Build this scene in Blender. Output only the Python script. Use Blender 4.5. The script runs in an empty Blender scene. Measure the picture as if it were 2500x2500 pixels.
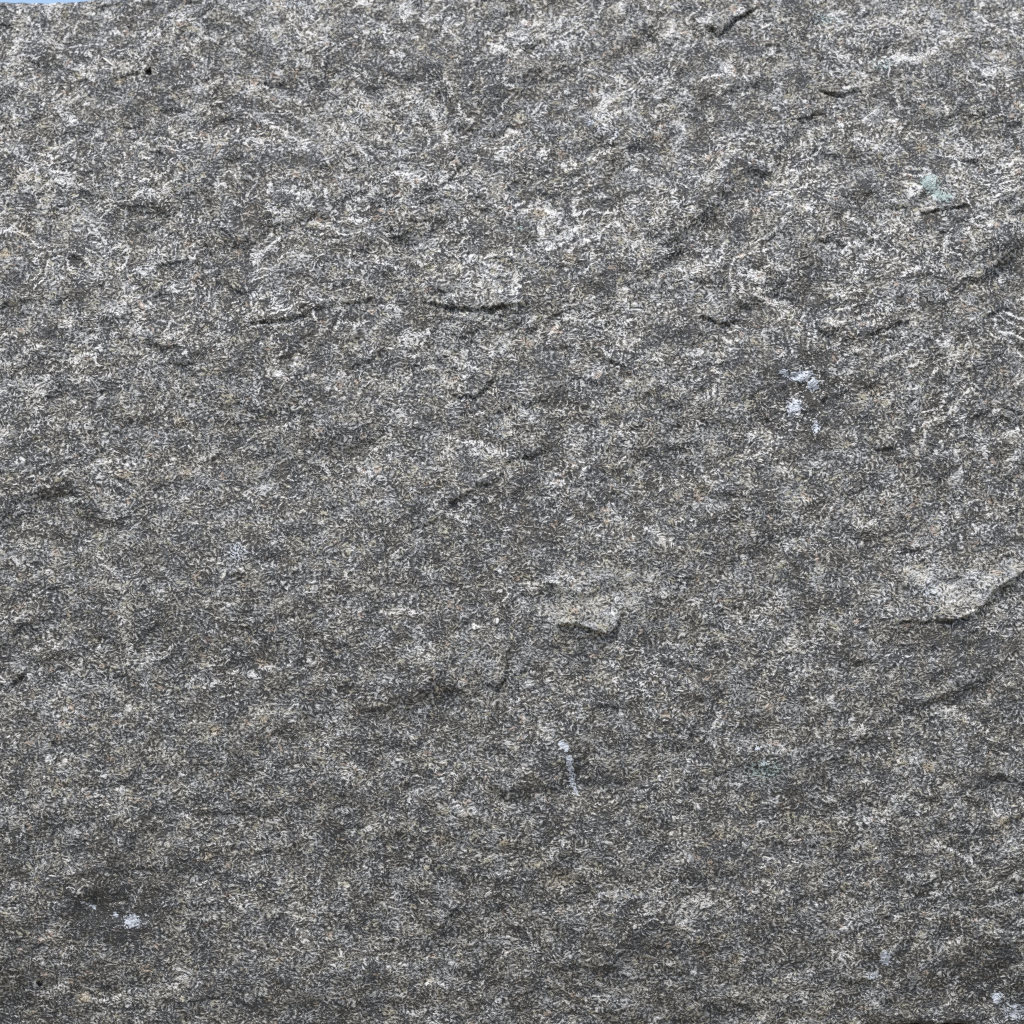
import bpy, math
import numpy as np
from mathutils import Vector

# ------------------------------------------------------------------ camera, sky, sun, exposure
S = 0.20                 # metres of stone across the frame
PX = S / 2500.0          # one photograph pixel on the stone, metres
D = 0.42                 # camera distance from the face
GROUND_Z = -0.107
sc = bpy.context.scene

cam_d = bpy.data.cameras.new('camera')
cam = bpy.data.objects.new('camera', cam_d)
sc.collection.objects.link(cam)
cam.location = (0, -D, 0)
cam.rotation_euler = (math.radians(90), 0, 0)
cam_d.sensor_width = 36.0
cam_d.lens = 36.0 * D / S
cam_d.clip_start = 0.01
cam_d.clip_end = 500
cam_d.dof.use_dof = True
cam_d.dof.focus_distance = D + 0.003
cam_d.dof.aperture_fstop = 18.0
sc.camera = cam
sc.cycles.use_denoising = False
sc.cycles.filter_width = 1.2
sc.cycles.max_bounces = 3
sc.cycles.diffuse_bounces = 2
sc.cycles.glossy_bounces = 1
sc.cycles.adaptive_threshold = 0.03

SUN_EL, SUN_AZ = math.radians(60), math.radians(-22)   # azimuth from straight in front of the face, minus = from the left
sun_dir = Vector((math.sin(SUN_AZ) * math.cos(SUN_EL), -math.cos(SUN_AZ) * math.cos(SUN_EL), math.sin(SUN_EL)))
world = bpy.data.worlds.new('World')
sc.world = world
world.use_nodes = True
wn = world.node_tree
wn.nodes.clear()
sky = wn.nodes.new('ShaderNodeTexSky')
sky.sky_type = 'NISHITA'
sky.sun_disc = False
sky.sun_elevation = SUN_EL
sky.sun_rotation = math.pi + SUN_AZ
sky.air_density = 1.0
sky.dust_density = 2.5
bg = wn.nodes.new('ShaderNodeBackground')
bg.inputs['Strength'].default_value = 0.10
wo = wn.nodes.new('ShaderNodeOutputWorld')
wn.links.new(sky.outputs[0], bg.inputs[0])
wn.links.new(bg.outputs[0], wo.inputs[0])

sun_l = bpy.data.lights.new('sun', 'SUN')
sun_l.energy = 1.5
sun_l.angle = math.radians(26)
sun_l.color = (1.0, 0.96, 0.885)
sun = bpy.data.objects.new('sun', sun_l)
sun.rotation_euler = (-sun_dir).to_track_quat('-Z', 'Y').to_euler()
sun.location = sun_dir * 2
sc.collection.objects.link(sun)

vs = sc.view_settings
vs.view_transform = 'Standard'
vs.look = 'None'
vs.exposure = 1.05
vs.gamma = 1.0
vs.use_curve_mapping = False

# ------------------------------------------------------------------ numpy noise
_rt = np.random.default_rng(42)
TAB = _rt.random((16, 8192)).astype(np.float32)
def hidx(ix, iy, seed):
    h = ix.astype(np.int32) * np.int32(7349) + iy.astype(np.int32) * np.int32(15731) + np.int32(seed * 977)
    h = h ^ (h >> 7)
    return (h * np.int32(31)) & 8191
def hash2(ix, iy, seed):
    return TAB[seed % 16][hidx(ix, iy, seed)]
GX, GY = np.cos(TAB[15] * 2 * np.pi), np.sin(TAB[15] * 2 * np.pi)

def vnoise(x, y, seed):                                   # gradient noise, about -1..1
    ix, iy = np.floor(x), np.floor(y)
    fx, fy = x - ix, y - iy
    ux, uy = fx * fx * fx * (fx * (fx * 6 - 15) + 10), fy * fy * fy * (fy * (fy * 6 - 15) + 10)
    def g(dx, dy):
        a = hidx(ix + dx, iy + dy, seed)
        return GX[a] * (fx - dx) + GY[a] * (fy - dy)
    n0 = g(0, 0) * (1 - ux) + g(1, 0) * ux
    n1 = g(0, 1) * (1 - ux) + g(1, 1) * ux
    return (n0 * (1 - uy) + n1 * uy) * 1.5

def fbm(x, y, wave, seed, octs=4, gain=0.5):
    out, a = 0, 1.0
    for o in range(octs):
        out = out + a * vnoise(x / wave + 13.7 * o, y / wave - 7.3 * o, seed + o)
        wave *= 0.5
        a *= gain
    return out

def facets(x, y, size, seed, tilt, off, soft=0.07):       # broken plates: each cell its own height and tilt, creased where they meet
    gx, gy = np.floor(x / size), np.floor(y / size)
    ds, hs = [], []
    for dx in (-1, 0, 1):
        for dy in (-1, 0, 1):
            cx, cy = gx + dx, gy + dy
            k = hidx(cx, cy, seed)
            ux = x - (cx + TAB[0][k]) * size
            uy = y - (cy + TAB[1][k]) * size
            ds.append(np.sqrt(ux * ux + uy * uy))
            hs.append((TAB[2][k] - 0.5) * 2 * off + (ux * (TAB[3][k] - 0.5) + uy * (TAB[4][k] - 0.5)) * 2 * tilt)
    m = ds[0]
    for d in ds[1:]:
        m = np.minimum(m, d)
    num, den = 0, 0
    for d, h in zip(ds, hs):
        w = np.exp(-(d - m) / (soft * size))
        num, den = num + w * h, den + w
    return num / den

def smooth(a, b, v):
    t = np.clip((v - a) / (b - a), 0, 1)
    return t * t * (3 - 2 * t)

# ------------------------------------------------------------------ the broken face as a dense sheet of points
NX, NZ = 1220, 1130
def macro_y(z):                                           # the face leans back towards its top
    return 0.115 * z + 1.55 * z * z

def z_of_py(py):                                          # height on the stone seen at a photograph row
    v = 1250.0 - np.asarray(py, float)
    z = v * PX
    for _ in range(12):
        z = v * PX * (D + macro_y(z)) / D
    return z

cols = np.linspace(-0.565, 0.565, NX)           # stone coordinates, in frame widths
pxc = (cols + 0.5) * 2500
n1 = vnoise(pxc / 90.0, pxc * 0 + 3.3, 901) * 2.0 + vnoise(pxc / 23.0, pxc * 0 + 9.1, 902) * 1.2
top_px = np.interp(pxc, [-140, 0, 90, 170, 300, 480, 620, 900, 2600], [5, 4, 1, -5, -9, -12, -16, -24, -30]) + n1 * 1.2
n2 = vnoise(pxc / 60.0, pxc * 0 + 5.7, 903) * 5.0 + vnoise(pxc / 20.0, pxc * 0 + 1.9, 904) * 2.0
bot_px = np.interp(pxc, [-140, 2040, 2085, 2120, 2240, 2370, 2405, 2450, 2600],
                        [2572, 2572, 2530, 2508, 2503, 2506, 2526, 2565, 2570]) + n2
zt, zb = z_of_py(top_px), z_of_py(bot_px)
s = np.linspace(0, 1, NZ)[:, None]
Z = zb[None, :] + (zt - zb)[None, :] * s
X = np.repeat((cols * S)[None, :], NZ, 0)
edge_side = vnoise(Z / PX / 70.0, Z * 0 + 2.2, 905) * 6 * PX
X = X + edge_side * smooth(0.50, 0.565, np.abs(cols))[None, :] * np.sign(cols)[None, :]
Y0 = macro_y(Z)
P = X / PX * D / (D + Y0) + 1250.0                        # the photograph pixel each point stands at
Q = 1250.0 - Z / PX * D / (D + Y0)

rng = np.random.default_rng(7)
H = np.zeros(P.shape)                                     # relief towards the viewer, in photograph pixels

# broad undulation
H += 22 * fbm(P, Q * 1.25, 720, 11, 2)
# plates, sheared along the cleavage that rises to the right
wx = 26 * fbm(P, Q, 130, 21, 3)
wy = 26 * fbm(P, Q, 130, 31, 3)
ca, sa = math.cos(math.radians(24)), math.sin(math.radians(24))
A = (P + wx) * ca - (Q + wy) * sa
B = ((P + wx) * sa + (Q + wy) * ca) * 1.55
# cleavage layers: the split runs from sheet to sheet, so broken edges follow the contours of the break
ROUGH = 0.45 + 0.55 * smooth(1500, 500, Q + 260 * fbm(P, Q, 500, 41, 2)) + 0.12 * smooth(1900, 2400, P)
w2x = 12 * fbm(P, Q, 45, 61, 3)
w2y = 12 * fbm(P, Q, 45, 71, 3)
def layers(field, t, sharp, seed):
    f = field / t
    n = np.floor(f)
    fr = f - n
    k = smooth(0.5 - sharp, 0.5 + sharp, fr)
    edge = np.exp(-((fr - 0.5) / (sharp * 1.1)) ** 2)
    return (n + k) * t, edge, TAB[seed % 14][(n.astype(np.int32) * 131 + seed * 71) & 8191]
F1 = facets(A, B, 300, 51, 0.13, 3.0, 0.06) + 10 * fbm(A, B, 210, 55, 3, 0.55)
T1, E1, I1 = layers(F1, 7.5, 0.10, 3)
F2 = facets(A + w2x, B + w2y, 120, 91, 0.17, 1.5, 0.06) + 5.0 * fbm(A, B, 90, 95, 3, 0.6) + 0.35 * F1
T2, E2, I2 = layers(F2, 4.2, 0.12, 5)
H += (0.22 * F1 + 0.30 * T1) * (0.35 + 0.65 * ROUGH)
br = smooth(-0.35, 0.35, fbm(P, Q, 170, 81, 3))
H += (0.26 * F2 + 0.36 * T2 * (0.3 + 0.7 * br)) * ROUGH
H += facets(A + w2x * 0.7, B * 0.9 + w2y, 42, 111, 0.15, 0.6, 0.08) * ROUGH
EDGE = np.maximum(E1 * smooth(-0.3, 0.4, fbm(P, Q, 120, 83, 3)), 0.75 * E2 * br) * ROUGH
LAYER = (I1 - 0.5) * 0.7 + (I2 - 0.5) * 0.5
# crystals standing proud
H += 2.2 * fbm(P, Q * 1.2, 58, 121, 3, 0.6)
# worn ridges: thin crests of bruised crystal running with and across the cleavage
def crest(ang, wave, stretch, seed, width):
    c, s_ = math.cos(math.radians(ang)), math.sin(math.radians(ang))
    u = ((P + wx) * c - (Q + wy) * s_) / stretch
    v = (P + wx) * s_ + (Q + wy) * c
    f = fbm(u, v, wave, seed, 3, 0.55)
    msk = smooth(0.05, 0.55, fbm(P, Q, 190, seed + 5, 3, 0.6))
    return np.exp(-(f / width) ** 2) * msk
RIDGE = np.maximum(crest(22, 95, 2.4, 211, 0.04), 0.95 * crest(-24, 110, 2.6, 231, 0.036))
RIDGE = np.maximum(RIDGE, 0.8 * crest(4, 64, 2.6, 251, 0.045))
H += 1.5 * RIDGE
H += 1.15 * fbm(P, Q, 17, 131, 2, 0.6)

jag = 7 * fbm(P, Q, 60, 141, 2) + 3.4 * fbm(P, Q, 16, 151, 2)

def poly_dist(pts, pad):
    pts = np.array(pts, float)
    x0, y0 = pts.min(0) - pad
    x1, y1 = pts.max(0) + pad
    m = (P > x0) & (P < x1) & (Q > y0) & (Q < y1)
    p, q = P[m], Q[m]
    best = np.full(p.shape, 1e18)
    sd = np.zeros(p.shape)
    along = np.zeros(p.shape)
    seg = np.linalg.norm(pts[1:] - pts[:-1], axis=1)
    cum = np.concatenate([[0], np.cumsum(seg)])
    for i in range(len(seg)):
        ax, ay = pts[i]
        ux, uy = (pts[i + 1] - pts[i]) / seg[i]
        t = np.clip((p - ax) * ux + (q - ay) * uy, 0, seg[i])
        dx, dy = p - (ax + ux * t), q - (ay + uy * t)
        d2 = dx * dx + dy * dy
        b = d2 < best
        best = np.where(b, d2, best)
        cr = dx * uy - dy * ux                            # > 0 on the upper side of a line drawn left to right
        sd = np.where(b, np.sqrt(d2) * np.sign(cr), sd)
        along = np.where(b, (cum[i] + t) / cum[-1], along)
    return m, sd, along, cum[-1]

def ledge(pts, h, L, groove=0.0, w=1.8, gw=3.6):
    """h > 0: the upper side stands proud and drops away below the line; h < 0: a step that looks up."""
    m, sd, al, tot = poly_dist(pts, max(4 * L, 60))
    d = sd + jag[m] * min(1.0, tot / 160.0)
    e = max(0.10, min(0.3, 25.0 / tot))
    taper = smooth(-0.02, e, al) * smooth(-0.02, e, 1 - al)
    # round off past the two ends
    up = np.where(d > 0, np.exp(-np.abs(d) / L), 0.0)
    sig = 1 / (1 + np.exp(-np.clip(d / w, -30, 30)))
    f = h * np.where(d > -4 * w, sig, 0) * np.where(d > 0, up, 1.0)
    f = f - groove * np.exp(-((d + gw) / gw) ** 2)
    # far-end fade: distance to the line ends in the plane
    H[m] += f * taper

LEDGES = [   # points, height, length of the raised plate, groove below
    ([(1040, 742), (1098, 747), (1154, 752), (1196, 755), (1245, 751), (1290, 738)], 19, 42, 12),
    ([(986, 540), (1028, 538), (1075, 529)], 11, 26, 6),
    ([(932, 563), (972, 558)], 7, 16, 4),
    ([(1066, 458), (1085, 446), (1112, 424)], 11, 22, 6),
    ([(600, 797), (640, 790), (690, 779), (755, 770)], 16, 34, 9),
    ([(106, 520), (140, 501), (182, 493)], 9, 22, 4),
    ([(268, 200), (317, 176), (352, 168)], 11, 24, 5),
    ([(630, 192), (661, 204), (705, 199)], 11, 20, 7),
    ([(786, 212), (799, 156), (806, 98)], 15, 24, 13),
    ([(194, 534), (232, 561)], 6, 16, 4),
    ([(1710, 62), (1758, 77), (1786, 56), (1824, 33), (1852, 8)], 19, 32, 13),
    ([(1985, 212), (2019, 226), (2056, 228), (2112, 218)], 15, 30, 10),
    ([(2235, 522), (2289, 509), (2327, 503), (2372, 499)], 14, 26, 8),
    ([(1695, 770), (1730, 779), (1758, 788), (1812, 782)], 15, 34, 10),
    ([(2100, 820), (2150, 807), (2173, 799), (2222, 789)], 14, 36, 8),
    ([(1980, 798), (2036, 824)], 9, 24, 5),
    ([(2390, 780), (2438, 760), (2484, 752)], 10, 30, 6),
    ([(1462, 352), (1502, 352), (1530, 334)], 9, 26, 5),
    ([(1462, 868), (1496, 882), (1534, 902)], 9, 24, 5),
    ([(1100, 962), (1159, 969), (1182, 950), (1203, 933), (1211, 902), (1216, 850)], 15, 44, 7),
    ([(1068, 1280), (1093, 1244), (1126, 1211), (1173, 1188), (1200, 1177), (1224, 1154), (1235, 1130), (1268, 1113), (1318, 1111)], 15, 48, 6),
    ([(490, 1138), (526, 1118), (540, 1090)], 8, 20, 4),
    ([(268, 1164), (300, 1168), (334, 1186)], 9, 20, 5),
    ([(12, 1698), (34, 1668), (66, 1630)], 16, 26, 13),
    ([(106, 1441), (146, 1430)], 7, 18, 3),
    ([(1355, 1522), (1406, 1531), (1452, 1538), (1489, 1546), (1507, 1527), (1516, 1490)], 30, 64, 6),
    ([(1200, 1692), (1231, 1652), (1241, 1611), (1249, 1566)], 18, 60, 13),
    ([(2124, 1100), (2160, 1096), (2200, 1090)], 10, 22, 7),
    ([(2180, 1518), (2224, 1514), (2243, 1521), (2280, 1513)], 13, 28, 9),
    ([(2280, 1518), (2330, 1512), (2365, 1503), (2410, 1466), (2462, 1420), (2530, 1368)], 32, 74, 6),
    ([(2150, 1652), (2192, 1612)], 6, 16, 3),
    ([(1068, 2276), (1103, 2229), (1132, 2198)], 13, 24, 9),
    ([(2445, 2010), (2500, 1992)], 13, 24, 8),
    ([(2462, 2180), (2530, 2164)], 16, 26, 12),
    ([(2400, 2316), (2445, 2314), (2500, 2292)], 9, 40, 3),
    ([(2150, 2246), (2185, 2228), (2225, 2210)], 9, 30, 4),
    ([(1370, 1178), (1420, 1185), (1480, 1180)], 6, 26, 3),
    ([(990, 1290), (1030, 1284), (1080, 1262)], 8, 26, 3),
    ([(770, 1240), (840, 1236), (900, 1215)], 7, 30, 3),
    ([(1840, 1150), (1900, 1128), (1940, 1110)], 6, 30, 2),
    ([(60, 860), (120, 850), (190, 862)], 6, 30, 3),
    ([(370, 655), (450, 640), (520, 646)], 7, 36, 3),
    ([(2290, 290), (2340, 278), (2370, 280)], 8, 22, 5),
    ([(2350, 640), (2400, 610), (2450, 600)], 7, 30, 3),
    ([(500, 300), (560, 290), (610, 270)], 6, 34, 2),
    ([(1320, 200), (1380, 180), (1420, 150)], 7, 36, 2),
    ([(140, 2180), (190, 2195)], 6, 20, 3),
    ([(620, 2085), (700, 2076), (760, 2050)], 6, 34, 2),
    ([(1650, 1900), (1740, 1890), (1800, 1870)], 6, 36, 2),
    ([(1380, 2180), (1440, 2176), (1500, 2160)], 7, 30, 2),
    ([(390, 2440), (450, 2446), (520, 2430)], 7, 30, 2),
    # steps that look up
    ([(840, 496), (893, 480), (963, 424), (1010, 426), (1051, 447), (1074, 453)], -9, 34, 0),
    ([(1020, 597), (1126, 624), (1196, 647), (1245, 665)], -8, 30, 0),
    ([(1210, 834), (1266, 801), (1320, 764)], -9, 30, 0),
    ([(1070, 846), (1126, 888), (1180, 905)], -8, 26, 0),
    ([(1050, 1050), (1126, 1077), (1187, 1084), (1224, 1107), (1275, 1108)], -9, 36, 0),
    ([(1550, 1272), (1615, 1312), (1672, 1340)], -8, 34, 0),
    ([(1345, 1388), (1410, 1420)], -7, 26, 0),
    ([(920, 1495), (963, 1494), (996, 1489), (1050, 1500)], -7, 28, 0),
    ([(2095, 586), (2159, 629), (2206, 639)], -9, 30, 0),
    ([(2190, 679), (2250, 645)], -8, 26, 0),
    ([(1825, 708), (1879, 736), (1926, 745), (1960, 767)], -8, 32, 0),
    ([(2120, 165), (2168, 140), (2229, 142), (2275, 122)], -11, 36, 0),
    ([(120, 1226), (163, 1217), (220, 1225)], -7, 22, 0),
    ([(198, 1148), (252, 1121), (280, 1126), (342, 1134)], -8, 26, 0),
    ([(366, 1167), (423, 1122)], -7, 22, 0),
    ([(30, 440), (80, 415), (130, 380)], -8, 30, 0),
    ([(640, 470), (700, 462), (770, 480)], -8, 34, 0),
    ([(1975, 2213), (2040, 2201)], -6, 24, 0),
    ([(1020, 2410), (1056, 2392), (1106, 2412)], -7, 26, 0),
    ([(2260, 2040), (2350, 2090), (2420, 2150)], -8, 40, 0),
    ([(2290, 1720), (2370, 1760), (2430, 1800)], -8, 40, 0),
    ([(1100, 1940), (1140, 1992)], -6, 26, 0),
    ([(2420, 1085), (2500, 1040)], -9, 30, 0),
    ([(80, 2440), (125, 2420), (170, 2400)], -7, 30, 0),
    ([(190, 2428), (240, 2445), (300, 2440)], -7, 26, 0),
]
for pts, h, L, g in LEDGES:
    ledge(pts, h * 0.75, L, g * 0.7)

# the blue-grey knob, pits, and the hollows under the scuffed corners
def blob(cx, cy, rx, ry, h, p=2.0):
    r = ((P - cx + jag * 0.5) / rx) ** 2 + ((Q - cy + jag * 0.5) / ry) ** 2
    return h * np.exp(-r ** (p / 2))
H += blob(1478, 305, 52, 44, 11, 3)
H -= blob(363, 175, 6, 6, 26, 4)
H -= blob(130, 1819, 5, 9, 14, 4)
H -= blob(90, 2406, 8, 7, 14, 4)
H -= blob(225, 2290, 110, 130, 16)
H -= blob(2400, 2420, 150, 110, 26)
H -= blob(30, 2480, 110, 90, 26)
H += blob(2475, 2250, 90, 60, 14)

# rounded arrises all round
def roll(d, R):
    t = np.clip(1 - d / R, 0, 1)
    return R * (1 - np.sqrt(np.clip(1 - t * t, 0, 1)))
dt = (zt[None, :] - Z) / PX
db = (Z - zb[None, :]) / PX
ds = (0.565 - np.abs(cols))[None, :] * 2500 + 0 * Z
R_ = roll(dt, 16) + roll(db, 22) + roll(ds, 40)
Y = Y0 - H * PX + R_ * PX

# ------------------------------------------------------------------ what the stone is made of, point by point
scuff_lit = np.zeros(P.shape)      # bruised white crystal, and light painted on up-facing steps
blue = np.zeros(P.shape)       # blue-white mineral bloom
teal = np.zeros(P.shape)       # grey-green lichen film
warm = np.zeros(P.shape)       # ochre grains
pale = np.zeros(P.shape)       # paler freshly split plates, and painted light on up-facing flakes
dark = np.zeros(P.shape)       # darker layers and stained areas, and painted shade in the lower corners

def inside(poly, pad=0):
    poly = np.array(poly, float)
    x0, y0 = poly.min(0) - 2
    x1, y1 = poly.max(0) + 2
    res = np.zeros(P.shape, bool)
    m = (P > x0) & (P < x1) & (Q > y0) & (Q < y1)
    p, q = P[m] + jag[m] * 0.5, Q[m] + jag[m] * 0.5
    c = np.zeros(p.shape, bool)
    n = len(poly)
    for i in range(n):
        xa, ya = poly[i]
        xb, yb = poly[(i + 1) % n]
        if ya == yb:
            continue
        cond = ((ya > q) != (yb > q)) & (p < (xb - xa) * (q - ya) / (yb - ya) + xa)
        c ^= cond
    res[m] = c
    return res

def stroke(arr, pts, w, v):
    m, sd, al, tot = poly_dist(pts, 4 * w + 30)
    d = np.abs(sd) + 0.55 * jag[m]
    k = np.exp(-(np.clip(d, 0, None) / w) ** 2) * smooth(-0.01, 0.15, al) * smooth(-0.01, 0.15, 1 - al)
    arr[m] = np.maximum(arr[m], v * k)

def spot(arr, cx, cy, rx, ry, v, p=3):
    np.maximum(arr, blob(cx, cy, rx, ry, v, p), out=arr)

scuff_lit = np.maximum(scuff_lit, 0.8 * RIDGE)
scuff_lit = np.maximum(scuff_lit, 0.95 * EDGE)  # bruised broken edges, whitened further to paint in lit crests
pale += np.clip(LAYER, 0, 1) * 0.75 * (0.5 + 0.5 * ROUGH)
dark += np.clip(-LAYER, 0, 1) * 0.75 * (0.5 + 0.5 * ROUGH)
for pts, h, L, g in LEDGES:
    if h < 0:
        stroke(scuff_lit, pts, 7, 0.55)  # sky light on the up-facing steps, painted as white
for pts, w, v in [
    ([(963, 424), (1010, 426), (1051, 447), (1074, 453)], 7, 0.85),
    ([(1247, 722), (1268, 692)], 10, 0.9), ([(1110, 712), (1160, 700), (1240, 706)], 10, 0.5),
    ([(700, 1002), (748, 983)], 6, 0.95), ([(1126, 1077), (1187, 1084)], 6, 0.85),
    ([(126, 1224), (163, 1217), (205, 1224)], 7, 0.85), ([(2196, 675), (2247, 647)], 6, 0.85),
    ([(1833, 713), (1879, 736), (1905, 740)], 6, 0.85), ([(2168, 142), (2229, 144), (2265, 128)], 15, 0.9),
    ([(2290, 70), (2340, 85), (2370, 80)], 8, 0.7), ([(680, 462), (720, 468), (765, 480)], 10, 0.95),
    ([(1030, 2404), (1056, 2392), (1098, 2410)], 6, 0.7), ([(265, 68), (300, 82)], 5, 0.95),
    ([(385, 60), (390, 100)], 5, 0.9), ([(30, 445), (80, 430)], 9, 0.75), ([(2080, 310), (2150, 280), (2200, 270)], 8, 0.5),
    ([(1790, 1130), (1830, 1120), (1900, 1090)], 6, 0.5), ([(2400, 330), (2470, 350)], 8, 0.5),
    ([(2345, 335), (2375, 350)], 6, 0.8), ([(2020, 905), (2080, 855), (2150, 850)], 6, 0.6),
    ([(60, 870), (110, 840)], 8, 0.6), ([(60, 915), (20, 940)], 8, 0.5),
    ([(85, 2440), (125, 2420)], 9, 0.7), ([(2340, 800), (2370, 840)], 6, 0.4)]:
    stroke(scuff_lit, pts, w, v)  # white bruises, several painting the light on up-facing rims
# white-blue mineral bloom
stroke(blue, [(1364, 1805), (1387, 1833)], 8, 1.0)
stroke(blue, [(1386, 1830), (1392, 1870), (1394, 1900), (1412, 1950)], 9, 0.85)
stroke(blue, [(192, 2203), (233, 2222)], 6, 1.0)
spot(blue, 276, 2234, 9, 7, 0.9)
spot(blue, 321, 2252, 24, 20, 1.0)
spot(blue, 582, 1345, 24, 30, 0.5)
spot(blue, 1955, 918, 34, 16, 0.95)
spot(blue, 1984, 940, 18, 14, 1.0)
spot(blue, 1915, 912, 12, 10, 0.9)
spot(blue, 1938, 995, 22, 24, 0.85)
spot(blue, 1990, 1042, 10, 20, 0.7)
spot(blue, 1478, 305, 50, 42, 0.3)
spot(blue, 1440, 296, 10, 10, 0.6)
spot(blue, 1500, 325, 16, 14, 0.5)
spot(blue, 1846, 1825, 7, 6, 1.0)
spot(blue, 1864, 1863, 7, 12, 1.0)
spot(blue, 2160, 2338, 16, 20, 0.9)
spot(blue, 2130, 2380, 24, 14, 0.6)
spot(blue, 2440, 2440, 13, 16, 0.95)
spot(blue, 2482, 2472, 34, 26, 0.65)
spot(blue, 1992, 1042, 9, 16, 0.7)
spot(blue, 2275, 1445, 40, 36, 0.4)
spot(blue, 700, 10, 60, 14, 0.4)
# teal film
stroke(teal, [(2242, 436), (2268, 450), (2290, 476), (2325, 486)], 16, 1.0)
spot(teal, 2268, 440, 20, 16, 1.0)
spot(teal, 2020, 48, 46, 22, 0.42)
spot(teal, 2150, 155, 30, 20, 0.5)
spot(teal, 1868, 1880, 50, 30, 0.55)
spot(teal, 1270, 556, 8, 6, 0.9)
# ochre
for cx, cy, r, v in [(526, 1786, 16, 1), (643, 1758, 12, .8), (503, 2094, 15, .9), (638, 1614, 12, .9), (50, 428, 26, .7), (12, 620, 14, 1),
                     (290, 195, 14, .8), (450, 412, 12, .7), (967, 305, 16, .6), (1317, 517, 18, .7), (2250, 362, 14, .8), (1390, 625, 12, .7),
                     (1340, 460, 12, .6), (440, 1030, 18, .7), (455, 1155, 20, .6), (300, 1160, 18, .8), (1480, 1275, 10, .8), (2216, 1262, 10, .9),
                     (1880, 2125, 10, .9), (1910, 1705, 12, .8), (2265, 1872, 14, .8), (2452, 2003, 16, .8), (1075, 1680, 14, .8), (2140, 955, 16, .7),
                     (1070, 2050, 20, .5), (1235, 2056, 16, .7), (1375, 2150, 34, .5), (200, 2440, 16, .9), (1800, 2340, 18, .6), (680, 2340, 10, .8),
                     (90, 2245, 14, .5), (60, 570, 20, .6), (680, 6, 14, .9), (2010, 2020, 26, .5), (2375, 860, 16, .7), (1755, 2040, 20, .5)]:
    spot(warm, cx, cy, r, r * 0.8, v)
# fresh plates, paler; up-facing flakes also get their light painted in
for cx, cy, rx, ry, v in [(1480, 1465, 150, 75, .9), (2330, 1440, 130, 72, .75), (1150, 1630, 90, 55, .35), (1190, 720, 110, 36, .4),
                          (2120, 200, 90, 40, .4), (1120, 910, 90, 60, .25), (1110, 1130, 130, 80, .25), (900, 1140, 90, 90, .3),
                          (1780, 740, 120, 40, .3), (2440, 900, 80, 130, .35), (330, 1150, 130, 50, .25), (1150, 2000, 90, 60, .3),
                          (2050, 2360, 120, 60, .25), (680, 80, 150, 90, .35), (480, 950, 260, 60, .2), (1400, 2430, 120, 60, .15),
                          (2380, 60, 120, 60, .3), (120, 1370, 150, 60, .2), (1920, 1820, 90, 30, .35), (60, 1790, 90, 40, .2)]:
    spot(pale, cx, cy, rx, ry, v, 2)
for cx, cy, rx, ry, v in [(270, 2235, 100, 75, 1.1), (1965, 960, 90, 100, 1.0), (300, 2200, 90, 110, .6), (2390, 2440, 130, 90, .6), (40, 2480, 100, 60, .5), (180, 120, 120, 60, .3), (1250, 1250, 160, 60, .4),
                          (1190, 560, 120, 40, .3), (1980, 700, 160, 60, .35), (2000, 990, 120, 120, .35), (470, 820, 120, 50, .3), (2380, 1560, 140, 90, .45),
                          (1390, 980, 80, 60, .25), (700, 1600, 160, 80, .25), (1560, 1560, 90, 70, .35), (1770, 230, 110, 70, .3), (1150, 230, 120, 60, .3),
                          (1180, 1460, 90, 60, .3), (60, 1080, 100, 60, .3), (2100, 2120, 150, 60, .2), (560, 620, 90, 40, .3), (1450, 1190, 100, 60, .3),
                          (90, 2230, 60, 40, .3), (720, 2460, 110, 40, .3), (1480, 2000, 130, 80, .25), (1000, 1340, 120, 50, .25)]:
    spot(dark, cx, cy, rx, ry, v, 2)  # darker areas; shade of the rounded lower corners is painted in too

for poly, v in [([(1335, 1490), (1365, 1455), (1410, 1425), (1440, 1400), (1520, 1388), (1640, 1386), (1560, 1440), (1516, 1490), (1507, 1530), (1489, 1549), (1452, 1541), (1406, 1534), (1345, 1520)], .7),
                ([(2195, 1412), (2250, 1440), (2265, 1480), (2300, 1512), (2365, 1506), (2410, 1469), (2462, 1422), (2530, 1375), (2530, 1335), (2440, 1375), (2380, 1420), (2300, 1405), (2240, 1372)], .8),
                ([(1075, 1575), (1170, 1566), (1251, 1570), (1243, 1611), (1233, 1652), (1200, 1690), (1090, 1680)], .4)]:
    pale[inside(poly)] = np.maximum(pale[inside(poly)], v)  # the up-facing flakes' brightness put into their colour

# ------------------------------------------------------------------ material
def new_mat(name):
    m = bpy.data.materials.new(name)
    m.use_nodes = True
    m.node_tree.nodes.clear()
    return m, m.node_tree

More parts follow.
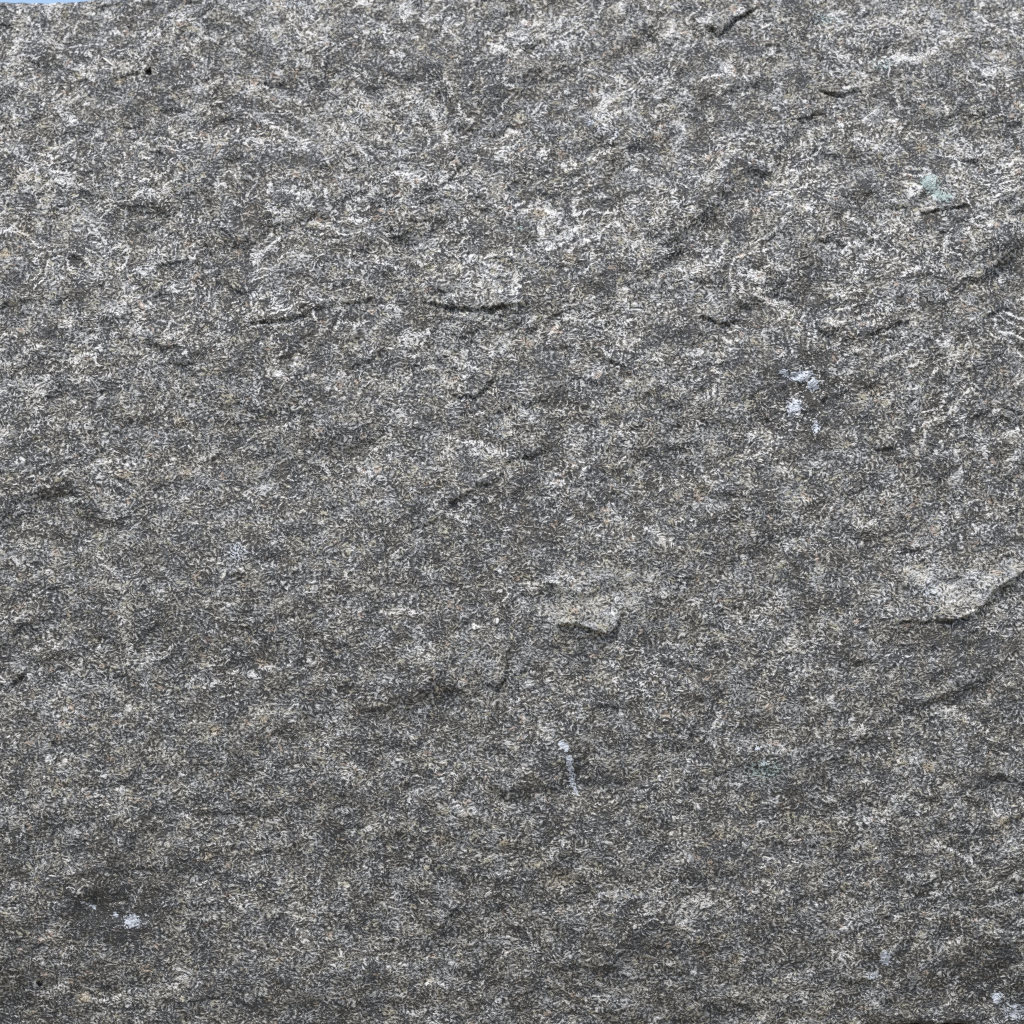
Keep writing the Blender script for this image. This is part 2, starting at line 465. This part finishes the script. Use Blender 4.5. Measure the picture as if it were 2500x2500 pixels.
class NT:
    def __init__(self, nt, dim='3D'):
        self.nt = nt
        self.dim = dim
    def node(self, kind, **kw):
        n = self.nt.nodes.new(kind)
        for k, v in kw.items():
            setattr(n, k, v)
        return n
    def put(self, sock, v):
        if isinstance(v, bpy.types.NodeSocket):
            self.nt.links.new(v, sock)
        else:
            sock.default_value = v
    def math(self, op, a, b=0.0, clamp=False):
        n = self.node('ShaderNodeMath', operation=op, use_clamp=clamp)
        self.put(n.inputs[0], a)
        self.put(n.inputs[1], b)
        return n.outputs[0]
    def rng(self, v, a, b, c=0.0, d=1.0, smooth=True):
        n = self.node('ShaderNodeMapRange', interpolation_type='SMOOTHSTEP' if smooth else 'LINEAR')
        for i, x in enumerate((v, a, b, c, d)):
            self.put(n.inputs[i], x)
        return n.outputs[0]
    def mix(self, f, a, b):
        n = self.node('ShaderNodeMix', data_type='RGBA')
        self.put(n.inputs[0], f)
        self.put(n.inputs[6], a)
        self.put(n.inputs[7], b)
        return n.outputs[2]
    def noise(self, vec, wave, detail=2.0, rough=0.55, dist=0.0, col=False):
        n = self.node('ShaderNodeTexNoise', noise_dimensions=self.dim)
        self.put(n.inputs['Vector'], vec)
        n.inputs['Scale'].default_value = 1.0 / wave
        n.inputs['Detail'].default_value = detail
        n.inputs['Roughness'].default_value = rough
        n.inputs['Distortion'].default_value = dist
        return n.outputs['Color' if col else 'Fac']
    def attr(self, name):
        return self.node('ShaderNodeAttribute', attribute_name=name).outputs['Fac']
    def shift(self, vec, off, scale=(1, 1, 1)):
        n = self.node('ShaderNodeMapping')
        self.put(n.inputs[0], vec)
        n.inputs['Location'].default_value = off
        n.inputs['Scale'].default_value = scale
        return n.outputs[0]

def make_stone(name, dim):
    stone, nt = new_mat(name)
    t = NT(nt, dim)
    tc = t.node('ShaderNodeTexCoord')
    k = 1.0 / PX
    vec = t.shift(tc.outputs['Object'], (0, 0, 0), (k, k, k))          # photograph pixels
    if dim == '2D':                                                     # the face is near flat: texture it by width and height
        sx = t.node('ShaderNodeSeparateXYZ')
        cx = t.node('ShaderNodeCombineXYZ')
        nt.links.new(vec, sx.inputs[0])
        nt.links.new(sx.outputs[0], cx.inputs[0])
        nt.links.new(sx.outputs[2], cx.inputs[1])
        vec = cx.outputs[0]
    a_scuff_lit, a_blue, a_teal = t.attr('scuff_lit'), t.attr('bloom'), t.attr('film')
    a_warm, a_pale, a_dark = t.attr('ochre'), t.attr('pale'), t.attr('stain_shade')

    patch = t.noise(t.shift(vec, (0, 0, 0), (0.8, 1.25 if dim == '2D' else 1.0, 1.25)), 52, 3, 0.7)
    wsc = t.node('ShaderNodeVectorMath', operation='SCALE')
    nt.links.new(t.noise(vec, 34, 1, 0.5, 0, True), wsc.inputs[0])
    wsc.inputs['Scale'].default_value = 20.0
    wad = t.node('ShaderNodeVectorMath', operation='ADD')
    nt.links.new(vec, wad.inputs[0])
    nt.links.new(wsc.outputs[0], wad.inputs[1])
    vw = t.shift(wad.outputs[0], (0, 0, 0), (1.0, 1.2 if dim == '2D' else 1.0, 1.2))             # crystals a little longer than tall
    g1 = t.noise(vw, 7.4, 2.0, 0.65)
    fin = t.noise(t.shift(vw, (55, 901, 71)), 5.5, 1, 0.5)
    worm = t.rng(t.math('ABSOLUTE', t.math('SUBTRACT', t.noise(t.shift(vw, (-517, 41, 219)), 20, 1, 0.5), 0.5)), 0.0, 0.035, 1.0, 0.0)
    bias = t.math('MULTIPLY', t.math('SUBTRACT', patch, 0.5), 0.36)
    worm = t.math('MULTIPLY', worm, t.rng(bias, -0.02, 0.08))
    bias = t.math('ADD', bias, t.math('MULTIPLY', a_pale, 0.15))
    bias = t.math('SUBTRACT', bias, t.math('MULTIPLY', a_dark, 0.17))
    bias = t.math('ADD', bias, t.math('MULTIPLY', a_scuff_lit, 0.16))
    gv = t.math('ADD', g1, bias)
    gv = t.math('ADD', gv, t.math('MULTIPLY', t.math('SUBTRACT', fin, 0.5), 0.25))
    mid = t.rng(gv, 0.43, 0.55)
    lite = t.rng(gv, 0.54, 0.72)
    lite = t.math('MAXIMUM', lite, t.math('MULTIPLY', worm, 0.6))

    tint = t.noise(t.shift(vec, (11, 501, 77)), 60, 3, 0.7)
    tintf = t.rng(tint, 0.38, 0.62)
    dark_c = t.mix(tintf, (0.033, 0.035, 0.038, 1), (0.039, 0.038, 0.035, 1))
    mid_c = t.mix(tintf, (0.134, 0.138, 0.141, 1), (0.145, 0.141, 0.127, 1))
    lite_c = t.mix(tintf, (0.42, 0.43, 0.435, 1), (0.445, 0.435, 0.39, 1))
    col = t.mix(mid, dark_c, mid_c)
    col = t.mix(lite, col, lite_c)
    # scattered coloured crystals
    vor = t.node('ShaderNodeTexVoronoi', feature='F1', voronoi_dimensions=dim)
    nt.links.new(vw, vor.inputs['Vector'])
    vor.inputs['Scale'].default_value = 1 / 15.0
    sep = t.node('ShaderNodeSeparateColor')
    nt.links.new(vor.outputs['Color'], sep.inputs[0])
    r1, r2, r3 = sep.outputs[0], sep.outputs[1], sep.outputs[2]
    brk = t.rng(gv, 0.42, 0.54)
    acc_y = t.math('MULTIPLY', t.math('GREATER_THAN', r1, 0.965), brk)
    acc_o = t.math('MULTIPLY', t.math('GREATER_THAN', r2, 0.988), brk)
    acc_w = t.math('MULTIPLY', t.math('GREATER_THAN', r3, 0.972), brk)
    col = t.mix(t.math('MULTIPLY', acc_y, 0.35), col, (0.44, 0.41, 0.28, 1))
    col = t.mix(t.math('MULTIPLY', acc_o, 0.45), col, (0.40, 0.30, 0.23, 1))
    col = t.mix(t.math('MULTIPLY', acc_w, 0.6), col, (0.66, 0.66, 0.65, 1))
    # ochre grains, bloom, film, bruises and painted lit edges: all broken up by the crystals
    col = t.mix(t.math('MULTIPLY', t.math('MULTIPLY', a_warm, brk), 0.6), col, (0.50, 0.41, 0.27, 1))
    fj = t.math('ADD', t.math('MULTIPLY', t.math('SUBTRACT', fin, 0.5), 2.0), t.math('MULTIPLY', t.math('SUBTRACT', g1, 0.5), 2.4))
    bl = t.math('MULTIPLY', t.rng(t.math('ADD', a_blue, t.math('MULTIPLY', fj, 0.7)), 0.28, 0.80), t.rng(a_blue, 0.05, 0.35))
    col = t.mix(t.math('MULTIPLY', bl, 0.85), col, (0.58, 0.63, 0.71, 1))
    tl = t.math('MULTIPLY', t.rng(t.math('ADD', a_teal, fj), 0.25, 0.85), t.rng(a_teal, 0.05, 0.35))
    col = t.mix(t.math('MULTIPLY', tl, 0.7), col, (0.36, 0.47, 0.46, 1))
    sf = t.math('MULTIPLY', t.rng(t.math('ADD', a_scuff_lit, t.math('MULTIPLY', fj, 1.1)), 0.45, 0.95), t.rng(a_scuff_lit, 0.05, 0.4))
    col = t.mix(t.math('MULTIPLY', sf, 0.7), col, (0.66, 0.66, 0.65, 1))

    bsdf = t.node('ShaderNodeBsdfPrincipled')
    nt.links.new(col, bsdf.inputs['Base Color'])
    t.put(bsdf.inputs['Roughness'], t.rng(fin, 0.35, 0.65, 0.40, 0.75))
    bsdf.inputs['Specular IOR Level'].default_value = 0.45
    hgt = t.math('ADD', t.math('MULTIPLY', g1, 7.0), t.math('MULTIPLY', fin, 2.4))
    bump = t.node('ShaderNodeBump')
    bump.inputs['Strength'].default_value = 0.7
    bump.inputs['Distance'].default_value = PX * 1.6
    nt.links.new(hgt, bump.inputs['Height'])
    nt.links.new(bump.outputs[0], bsdf.inputs['Normal'])
    out = t.node('ShaderNodeOutputMaterial')
    nt.links.new(bsdf.outputs[0], out.inputs[0])
    return stone

stone = make_stone('split_stone', '2D')
stone_solid = make_stone('split_stone_flank', '3D')

# ------------------------------------------------------------------ ground
def ground_mat():
    m, n = new_mat('gritty_ground')
    q = NT(n)
    c = q.node('ShaderNodeTexCoord').outputs['Object']
    f = q.noise(c, 0.004, 4, 0.65)
    colr = q.mix(q.rng(f, 0.35, 0.65), (0.22, 0.20, 0.165, 1), (0.34, 0.31, 0.25, 1))
    b = q.node('ShaderNodeBsdfPrincipled')
    n.links.new(colr, b.inputs['Base Color'])
    b.inputs['Roughness'].default_value = 0.9
    bp = q.node('ShaderNodeBump')
    bp.inputs['Distance'].default_value = 0.0015
    n.links.new(f, bp.inputs['Height'])
    n.links.new(bp.outputs[0], b.inputs['Normal'])
    o = q.node('ShaderNodeOutputMaterial')
    n.links.new(b.outputs[0], o.inputs[0])
    return m
gm = bpy.data.meshes.new('ground')
gm.from_pydata([(-120, -120, GROUND_Z), (120, -120, GROUND_Z), (120, 120, GROUND_Z), (-120, 120, GROUND_Z)], [], [(0, 1, 2, 3)])
gm.materials.append(ground_mat())
ground = bpy.data.objects.new('ground', gm)
ground['kind'] = 'structure'
sc.collection.objects.link(ground)

# ------------------------------------------------------------------ the stone block and its parts
block = bpy.data.objects.new('stone_block', None)
block.location = (0, 0, 0)
block.empty_display_size = 0.02
block['label'] = 'rough split face of a dark grey speckled granite block filling the picture'
block['category'] = 'stone'
sc.collection.objects.link(block)

PTS = np.stack([X, Y, Z], -1).reshape(-1, 3)
ATT = {'scuff_lit': scuff_lit, 'bloom': blue, 'film': teal, 'ochre': warm, 'pale': pale, 'stain_shade': dark}
ii, jj = np.meshgrid(np.arange(NZ - 1), np.arange(NX - 1), indexing='ij')
v0 = ii * NX + jj
QUADS = np.stack([v0, v0 + 1, v0 + NX + 1, v0 + NX], -1).reshape(-1, 4)

def part(name, quads, label=None, parent=block):
    used, inv = np.unique(quads.reshape(-1), return_inverse=True)
    me = bpy.data.meshes.new(name)
    nv, nf = len(used), len(quads)
    me.vertices.add(nv)
    me.vertices.foreach_set('co', PTS[used].astype(np.float32).ravel())
    me.loops.add(nf * 4)
    me.loops.foreach_set('vertex_index', inv.astype(np.int32).ravel())
    me.polygons.add(nf)
    me.polygons.foreach_set('loop_start', np.arange(0, nf * 4, 4, dtype=np.int32))
    me.update(calc_edges=True)
    for key, arr in ATT.items():
        at = me.attributes.new(key, 'FLOAT', 'POINT')
        at.data.foreach_set('value', arr.ravel()[used].astype(np.float32))
    me.materials.append(stone)
    me.shade_smooth()
    o = bpy.data.objects.new(name, me)
    o.parent = parent
    if label:
        o['label'] = label
    sc.collection.objects.link(o)
    return o

REGIONS = [
    ('flake', [(1050, 708), (1130, 690), (1272, 690), (1262, 725), (1245, 752), (1196, 757), (1154, 755), (1098, 750), (1040, 744)], 'thin flake over the longest black crack near the upper centre'),
    ('flake', [(1040, 850), (1120, 842), (1218, 850), (1212, 902), (1203, 936), (1182, 953), (1159, 972), (1100, 964), (1045, 925)], 'flake with a hooked dark lower edge at the centre'),
    ('flake', [(1050, 1050), (1126, 1077), (1187, 1084), (1224, 1107), (1268, 1111), (1235, 1132), (1224, 1156), (1200, 1180), (1126, 1213), (1068, 1282), (1000, 1240), (985, 1140)], 'broad plate with an S-shaped lower edge'),
    ('flake', [(1350, 1470), (1410, 1420), (1500, 1390), (1620, 1390), (1560, 1440), (1516, 1490), (1507, 1530), (1489, 1549), (1452, 1541), (1406, 1534), (1355, 1524)], 'pale pointed flake below the centre'),
    ('flake', [(1070, 1570), (1170, 1560), (1251, 1566), (1243, 1611), (1233, 1652), (1200, 1694), (1075, 1690)], 'pale plate ending in a near-vertical dark crack'),
    ('flake', [(2180, 1410), (2240, 1370), (2350, 1400), (2430, 1370), (2520, 1340), (2520, 1375), (2462, 1422), (2410, 1469), (2365, 1506), (2280, 1518), (2240, 1500), (2225, 1450)], 'large pale triangular flake at the right edge'),
    ('flake', [(1990, 205), (2040, 170), (2110, 175), (2135, 200), (2112, 221), (2056, 231), (2019, 229)], 'small flake lip at the upper right'),
    ('flake', [(1650, 0), (1850, 0), (1824, 36), (1786, 59), (1758, 80), (1710, 65)], 'flake cut by a dark notch at the top edge'),
    ('flake', [(2040, 735), (2150, 700), (2265, 690), (2222, 792), (2173, 802), (2150, 810), (2100, 822)], 'flake with a stepped dark edge on the right'),
    ('flake', [(1700, 705), (1800, 690), (1879, 736), (1960, 767), (1812, 785), (1758, 791), (1695, 773)], 'low plate left of the stepped flake'),
    ('flake', [(893, 480), (963, 424), (1010, 426), (1051, 447), (1082, 455), (1085, 500), (1075, 531), (1028, 541), (986, 543), (900, 525)], 'flake with a white arched upper rim'),
    ('flake', [(560, 755), (680, 735), (755, 768), (690, 782), (640, 793), (600, 800)], 'long low flake at the left centre'),
    ('knob', [(1432, 285), (1450, 268), (1500, 264), (1528, 285), (1530, 320), (1505, 348), (1470, 344), (1440, 320)], 'rounded blue-grey knob'),
    ('lichen_patch', [(2226, 428), (2262, 416), (2290, 436), (2306, 466), (2340, 480), (2325, 498), (2290, 500), (2256, 480), (2236, 456)], 'small grey-green lichen film at the upper right'),
    ('lichen_patch', [(1985, 25), (2050, 22), (2078, 50), (2045, 76), (1990, 72), (1970, 48)], 'faint grey-green lichen film near the top edge'),
    ('mineral_patch', [(1905, 898), (1960, 894), (1992, 918), (2008, 950), (1980, 958), (1945, 942), (1908, 928)], 'blue-white crystalline patch, upper of a pair'),
    ('mineral_patch', [(1918, 975), (1955, 972), (1965, 1000), (1948, 1026), (1920, 1012)], 'blue-white crystalline patch, lower of a pair'),
    ('mineral_patch', [(1354, 1795), (1376, 1794), (1400, 1830), (1404, 1890), (1424, 1950), (1404, 1952), (1382, 1900), (1378, 1850)], 'thin white mineral streak running down'),
    ('mineral_patch', [(300, 2236), (326, 2226), (350, 2240), (346, 2270), (318, 2280), (298, 2262)], 'small round blue-white patch at the lower left'),
    ('mineral_patch', [(188, 2198), (206, 2196), (242, 2216), (290, 2228), (286, 2244), (240, 2232)], 'short lilac-white streak at the lower left'),
    ('mineral_patch', [(560, 1320), (590, 1312), (610, 1335), (600, 1375), (572, 1378), (556, 1350)], 'faint blue speckled patch left of the centre'),
    ('mineral_patch', [(2440, 2450), (2475, 2436), (2520, 2440), (2520, 2505), (2480, 2508), (2450, 2486)], 'white patch in the lower right corner'),
]
cell_p = 0
ids = np.zeros(P.shape, np.int32)
for n, (nm, poly, lab) in enumerate(REGIONS, 1):
    ids[inside(poly)] = n
cid = ids[:-1, :-1].reshape(-1)
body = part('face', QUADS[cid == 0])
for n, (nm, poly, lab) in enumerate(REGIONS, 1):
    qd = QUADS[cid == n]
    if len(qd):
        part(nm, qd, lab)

# flanks: the rim carried back to the block's rear, rough like the face
def flank():
    idx = np.arange(NX * NZ).reshape(NZ, NX)
    ring = np.concatenate([idx[0, :-1:4], [idx[0, -1]], idx[4:-1:4, -1], [idx[-1, -1]], idx[-1, -5:0:-4], [idx[-1, 0]], idx[-5:0:-4, 0]])
    ring = ring[np.concatenate([[True], ring[1:] != ring[:-1]])]
    base = PTS[ring]
    n = len(ring)
    depths = [0, 0.001, 0.003, 0.006, 0.010, 0.016, 0.024, 0.034, 0.046, 0.06]
    rows = []
    rad = base[:, [0, 2]] / np.linalg.norm(base[:, [0, 2]], axis=1, keepdims=True)
    ang = np.arange(n)
    for kk, dd in enumerate(depths):
        r = base.copy()
        r[:, 1] += dd
        if kk:
            bulge = -0.0005 - 0.0012 * np.abs(fbm(ang * 0.9, ang * 0 + dd * 9000, 60, 333, 3)) - 0.02 * dd
            r[:, 0] += rad[:, 0] * bulge
            r[:, 2] += rad[:, 1] * bulge * 0.4
        r[:, 2] = np.maximum(r[:, 2], GROUND_Z + 0.00005)
        rows.append(r)
    verts = np.concatenate(rows)
    faces = []
    for kk in range(len(depths) - 1):
        a, b = kk * n, (kk + 1) * n
        for i in range(n):
            j = (i + 1) % n
            faces.append((a + j, a + i, b + i, b + j))
    faces.append(tuple(range((len(depths) - 1) * n, len(depths) * n))[::-1])
    me = bpy.data.meshes.new('flank')
    me.from_pydata(verts.tolist(), [], faces)
    me.materials.append(stone_solid)
    me.shade_smooth()
    o = bpy.data.objects.new('flank', me)
    o.parent = block
    sc.collection.objects.link(o)
flank()

# ------------------------------------------------------------------ a sliver of straw caught on the face
def sliver():
    a, b = np.array([249.0, 137.0]), np.array([276.0, 158.0])
    def surf(px):
        return PTS[np.argmin((P - px[0]) ** 2 + (Q - px[1]) ** 2)]
    pa, pb = surf(a), surf(b)
    lift = 2.2 * PX
    n, m = 12, 8
    verts, faces = [], []
    d = (pb - pa) / np.linalg.norm(pb - pa)
    side = np.cross(d, [0, -1.0, 0])
    side /= np.linalg.norm(side)
    up = np.cross(side, d)
    if up[1] > 0:
        up = -up
    for i in range(n + 1):
        f = i / n
        c = pa + (pb - pa) * f + np.array([0, -lift, 0]) + up * PX * 1.5 * math.sin(f * math.pi)
        r = PX * (0.9 + 1.5 * smooth(0.0, 0.25, f)) * (1 - 0.25 * f)
        for kk in range(m):
            th = 2 * math.pi * kk / m
            verts.append(tuple(c + side * r * math.cos(th) + up * r * 0.7 * math.sin(th)))
    for i in range(n):
        for kk in range(m):
            faces.append((i * m + kk, i * m + (kk + 1) % m, (i + 1) * m + (kk + 1) % m, (i + 1) * m + kk))
    faces.append(tuple(range(m))[::-1])
    faces.append(tuple(range(n * m, n * m + m)))
    me = bpy.data.meshes.new('straw_sliver')
    me.from_pydata(verts, [], faces)
    me.shade_smooth()
    mm, nn = new_mat('dry_straw')
    q = NT(nn)
    cc = q.node('ShaderNodeTexCoord').outputs['Object']
    bb = q.node('ShaderNodeBsdfPrincipled')
    nn.links.new(q.mix(q.noise(cc, 0.0003, 2), (0.62, 0.59, 0.52, 1), (0.80, 0.78, 0.74, 1)), bb.inputs['Base Color'])
    bb.inputs['Roughness'].default_value = 0.5
    oo = q.node('ShaderNodeOutputMaterial')
    nn.links.new(bb.outputs[0], oo.inputs[0])
    me.materials.append(mm)
    o = bpy.data.objects.new('straw_sliver', me)
    o['label'] = 'tiny white straw sliver lying on the stone in the upper left'
    o['category'] = 'straw'
    sc.collection.objects.link(o)
sliver()
